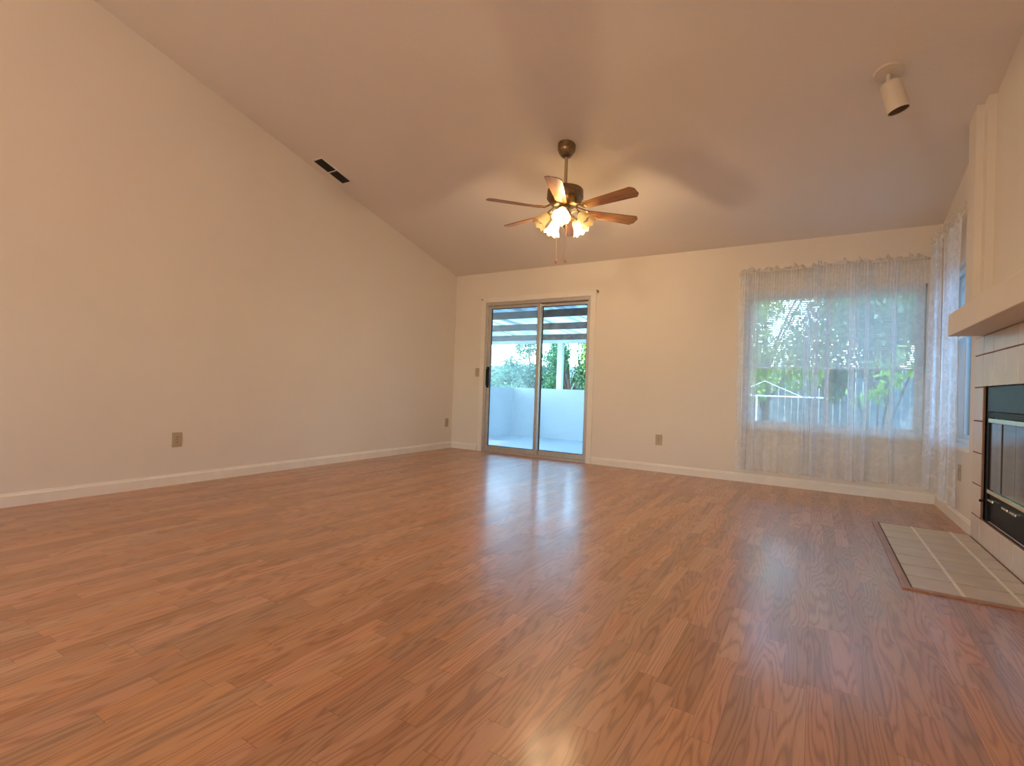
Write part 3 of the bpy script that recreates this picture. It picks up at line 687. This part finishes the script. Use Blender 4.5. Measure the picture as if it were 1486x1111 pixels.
# added pendant lamp, out of view, brightens the walls and ceiling
rl = thing('added_fill_lamp', 'round glass pendant added behind the camera as fill light', 'fill lamp', (REAR_FILL[0], REAR_FILL[1], ZR-S*(YR-REAR_FILL[1])))
bm = NB(); lathe(bm, [(.0, .02), (.06, .02), (.06, -.02), (.03, -.04), (.0, -.04)], 24); tube(bm, [(0, 0, -.03), (0, 0, -.62)], .006, 8); obj('stem', bm, M_ABRASS, rl, True)
bm = NB(); lathe(bm, [(.02, -.60), (.07, -.63), (.15, -.72), (.19, -.82)], 40, cap=False); obj('lamp_bowl', bm, M_SHADE, rl, True)
ld = bpy.data.lights.new('rear_fill_light', 'POINT'); lo = bpy.data.objects.new('rear_fill_light', ld); C.objects.link(lo)
ld.energy = 148.0; ld.color = (1.0, 0.78, 0.60); ld.shadow_soft_size = .18; lo.location = (REAR_FILL[0], REAR_FILL[1], ZR-S*(YR-REAR_FILL[1])-.95)

# ---------------------------------------------------------------- outside
struct('patio_floor', [((-5.55, D+T, -.20), (-1.9, 9.05, -.10))], M_CONC)
struct('garden_ground', [((-16, 9.05, -.30), (8, 18, -.14)), ((-1.9, D+T, -.30), (8, 9.05, -.14)), ((-16, 2, -.30), (-5.55, 9.05, -.14)), ((R+T, -2, -.3), (8, D+T, -.14)), ((-16, -16, -.3), (8, YB-T, -.14))], M_GRASS)
pw = boxes('patio_wall', [((-5.55, 8.90, -.12), (-1.9, 9.05, .885)), ((-5.55, D+T+.01, -.12), (-5.40, 8.90, .885))], M_STUCCO, None, .004)
tag(pw, 'low white stucco wall enclosing the covered patio', 'wall')
pc = thing('patio_cover', 'patio roof of corrugated translucent panels on weathered rafters and white posts', 'patio roof', (-3.7, 7.3, .885)); off = pc.location
zrf = lambda y: 2.026 - .048*(y-6.4)
for y in (6.40, 7.40, 8.50):
    z = zrf(y); boxes('rafter', [((-6.5, y-.02, z-.106), (-1.8, y+.02, z))], M_BEAM, pc, .003, off)
boxes('header_beam', [((-6.5, 8.93, 1.80), (-1.8, 9.02, 1.90))], M_POST, pc, .004, off, label='white painted header beam')
boxes('rafter', [((-6.5, D+T+.005, 2.05), (-1.8, D+T+.04, 2.095))], M_BEAM, pc, .003, off)
for x in (-6.42, -4.36, -2.3):
    boxes('post', [((x-.056, 8.93, .885), (x+.056, 9.02, 1.80))], M_POST, pc, .004, off)
bm = NB(); N = 620; g = []
for y in (D+T+.01, 7.0, 8.2, 9.25):
    g.append([bm.verts.new((-6.55+4.8*i/N, y, zrf(y)+.012+.010*math.sin(2*PI*(4.8*i/N)/.076))) for i in range(N+1)])
for p, q in zip(g, g[1:]):
    for i in range(N): bm.faces.new((p[i], p[i+1], q[i+1], q[i]))
bm.transform(Matrix.Translation(-off)); obj('roof_panel', bm, M_PANEL, pc, True)
# overhead struts on the roof (cross battens seen as shadows through panels)
for x in (-5.9, -5.2, -4.5, -3.8, -3.1, -2.4): bm = NB(); tube(bm, [(x, D+T+.05, zrf(D+T)+.055), (x, 9.1, zrf(9.1)+.055)], .034, 6); bm.transform(Matrix.Translation(-off)); obj('batten', bm, M_BEAM, pc)

def fence(loc, length, rz, h, label):
    t = thing('wooden_fence', label, 'fence', loc, rz)
    bm = NB(); n = int(length/.145)
    for i in range(n):
        hh = h+random.uniform(-.015, .015); x = i*.145
        box(bm, (x, -.01, 0), (x+.1415, .012, hh))
    obj('fence_boards', bm, M_FENCE, t)
    bm = NB()
    for z in (.35, h-.3): box(bm, (0, .0125, z), (length, .05, z+.08))
    obj('fence_rails', bm, M_FENCE, t); return t
fence((-15, 14.2, -.14), 19.0, 0, 1.75, 'grey plank garden fence beyond the patio and trees')
nh = thing('added_house', 'added pale house wall with an eave, a bright backdrop for the side window', 'house', (4.6, 8.0, -.14)); off = nh.location  # invented house wall, added as a pale sky-lit backdrop
boxes('wall', [((4.6, 1.0, -.14), (4.8, 13.0, 2.5))], M_OUTW, nh, 0, off)
boxes('eave', [((4.45, .9, 2.5), (4.95, 13.1, 2.6))], M_POST, nh, 0, off)

LEAF_SHAPE = [(0, 0), (.35, .22), (.75, .20), (1.0, 0), (.75, -.20), (.35, -.22)]
def foliage(centers, n, size, rnd):
    bm = NB()
    for _ in range(n):
        c, rad = rnd.choice(centers)
        v = Vector((rnd.gauss(0, 1), rnd.gauss(0, 1), rnd.gauss(0, 1))).normalized()*(rnd.random()**.45)
        p = Vector((c[0]+v.x*rad[0], c[1]+v.y*rad[1], c[2]+v.z*rad[2]))
        s = size*rnd.uniform(.6, 1.3)
        rm = Matrix.Rotation(rnd.uniform(0, 6.28), 3, 'Z') @ Matrix.Rotation(rnd.uniform(-.2, 1.3), 3, 'Y') @ Matrix.Rotation(rnd.uniform(-.8, .8), 3, 'X')
        vs = [bm.verts.new(p + rm @ Vector((x*s, y*s*1.3, -.12*s*x*x))) for x, y in LEAF_SHAPE]
        bm.faces.new(vs)
    return bm
def tree(name, loc, h, spread, n, size, m, label, seed, cat='tree', low=.25):
    rnd = random.Random(seed); t = thing(name, label, cat, loc, 0, None)
    cents = []; bm = NB()
    tube(bm, [(0, 0, 0), (.04, .02, h*.3), (-.03, 0, h*.62)], [.07, .05, .03], 8)
    for k in range(9):
        a = rnd.uniform(0, 6.28); r = spread*rnd.uniform(.25, .85); z = h*rnd.uniform(low, .9)
        e = (r*math.cos(a), r*math.sin(a)*.7, z); tube(bm, [(0, 0, z*.45), (e[0]*.5, e[1]*.5, z*.75), e], [.03, .02, .008], 6)
        cents.append((e, (spread*.42, spread*.36, h*.16)))
    obj('trunk', bm, M_BARK, t, True)
    obj('foliage', foliage(cents, n, size, rnd), m, t)
    return t
tree('garden_tree', (-6.2, 11.2, -.14), 2.5, .9, 6500, .075, M_LEAF[2], 'bushy tree seen through the left glass of the sliding door', 1)
tree('garden_tree', (-4.85, 10.4, -.14), 2.7, .62, 5200, .065, M_LEAF[1], 'dense green tree behind the patio wall left of the white post', 2, low=.3)
tree('garden_tree', (-3.75, 10.0, -.14), 2.6, .55, 4500, .065, M_LEAF[0], 'sunlit green tree behind the patio wall right of the white post', 3, low=.3)
tree('garden_tree', (-8.0, 12.3, -.14), 2.1, .9, 3500, .08, M_LEAF[2], 'pale bush far behind the low patio wall', 4)
tree('garden_tree', (-.9, 11.6, -.14), 4.2, 1.5, 15000, .090, M_LEAF[0], 'sunlit leafy tree outside the left part of the lace curtained window', 5, low=.36)
tree('garden_tree', (1.0, 10.0, -.14), 3.8, 1.4, 9500, .085, M_LEAF[1], 'darker leafy tree outside the right part of the lace curtained window', 6, low=.40)
tree('garden_tree', (-3.2, 12.6, -.14), 4.0, .9, 7000, .09, M_LEAF[1], 'tall dark tree standing between the patio and the garden window views', 8, low=.3)
tree('garden_tree', (.9, 12.9, -.14), 4.4, .9, 8000, .10, M_LEAF[1], 'tallest dark tree straight behind the wide window, close to the fence', 12, low=.36)
# sprig of big leaves close to the window
t = thing('leafy_shrub', 'shrub with large bright leaves just outside the corner end of the wide window', 'shrub', (.62, 7.2, -.14))
rnd = random.Random(9); bm = NB(); ce = []
for k in range(7):
    e = (rnd.uniform(-.32, .38), rnd.uniform(-.2, .2), rnd.uniform(1.0, 1.75)); tube(bm, [(0, 0, 0), (e[0]*.4, e[1]*.5, e[2]*.55), e], [.012, .009, .004], 6); ce.append((e, (.12, .12, .14)))
obj('stems', bm, M_BARK, t, True); obj('foliage', foliage(ce, 130, .10, rnd), M_LEAF[0], t)
# white garden gate / railing
gt = thing('garden_railing', 'white metal railing with a peaked wire top outside the wide window', 'railing', (-.62, 8.2, -.14))
for z in (1.03, .2):
    bm = NB(); tube(bm, [(-.6, 0, z), (.75, 0, z)], .012, 8); obj('rail', bm, M_RAIL, gt, True)
for x in (-.6, -.27, -.12, .75):
    bm = NB(); tube(bm, [(x, 0, 0), (x, 0, 1.05 if x != .75 else 1.12)], .013, 8); obj('railing_post', bm, M_RAIL, gt, True)
bm = NB(); tube(bm, [(-.45, 0, 1.04), (-.02, .0, 1.25), (.45, 0, 1.04)], .006, 6); obj('peaked_wire', bm, M_RAIL, gt)
bm = NB()
for i in range(9): tube(bm, [(.0+i*.08, 0, .2), (.0+i*.08, 0, .62)], .006, 5)
obj('pickets', bm, M_RAIL, gt)
rnd = random.Random(3)
for (x, y, r, lb) in ((-.05, 8.7, .16, 'pale sunlit boulder left of the others outside the wide window'), (.75, 8.9, .24, 'largest pale sunlit boulder outside the corner end of the wide window'), (.40, 8.6, .13, 'small pale boulder between two larger ones outside the window')):
    bm = NB(); bmesh.ops.create_icosphere(bm, subdivisions=3, radius=r)
    for v in bm.verts: v.co *= 1+.12*math.sin(v.co.x*19+r*40)*math.cos(v.co.y*17)+.06*math.sin(v.co.z*31); 
    for v in bm.verts: v.co.z = v.co.z*.75 + r*.65
    o = tag(obj('boulder', bm, M_ROCK, None, True), lb, 'boulder', 'garden boulders'); o.location = (x, y, -.14)
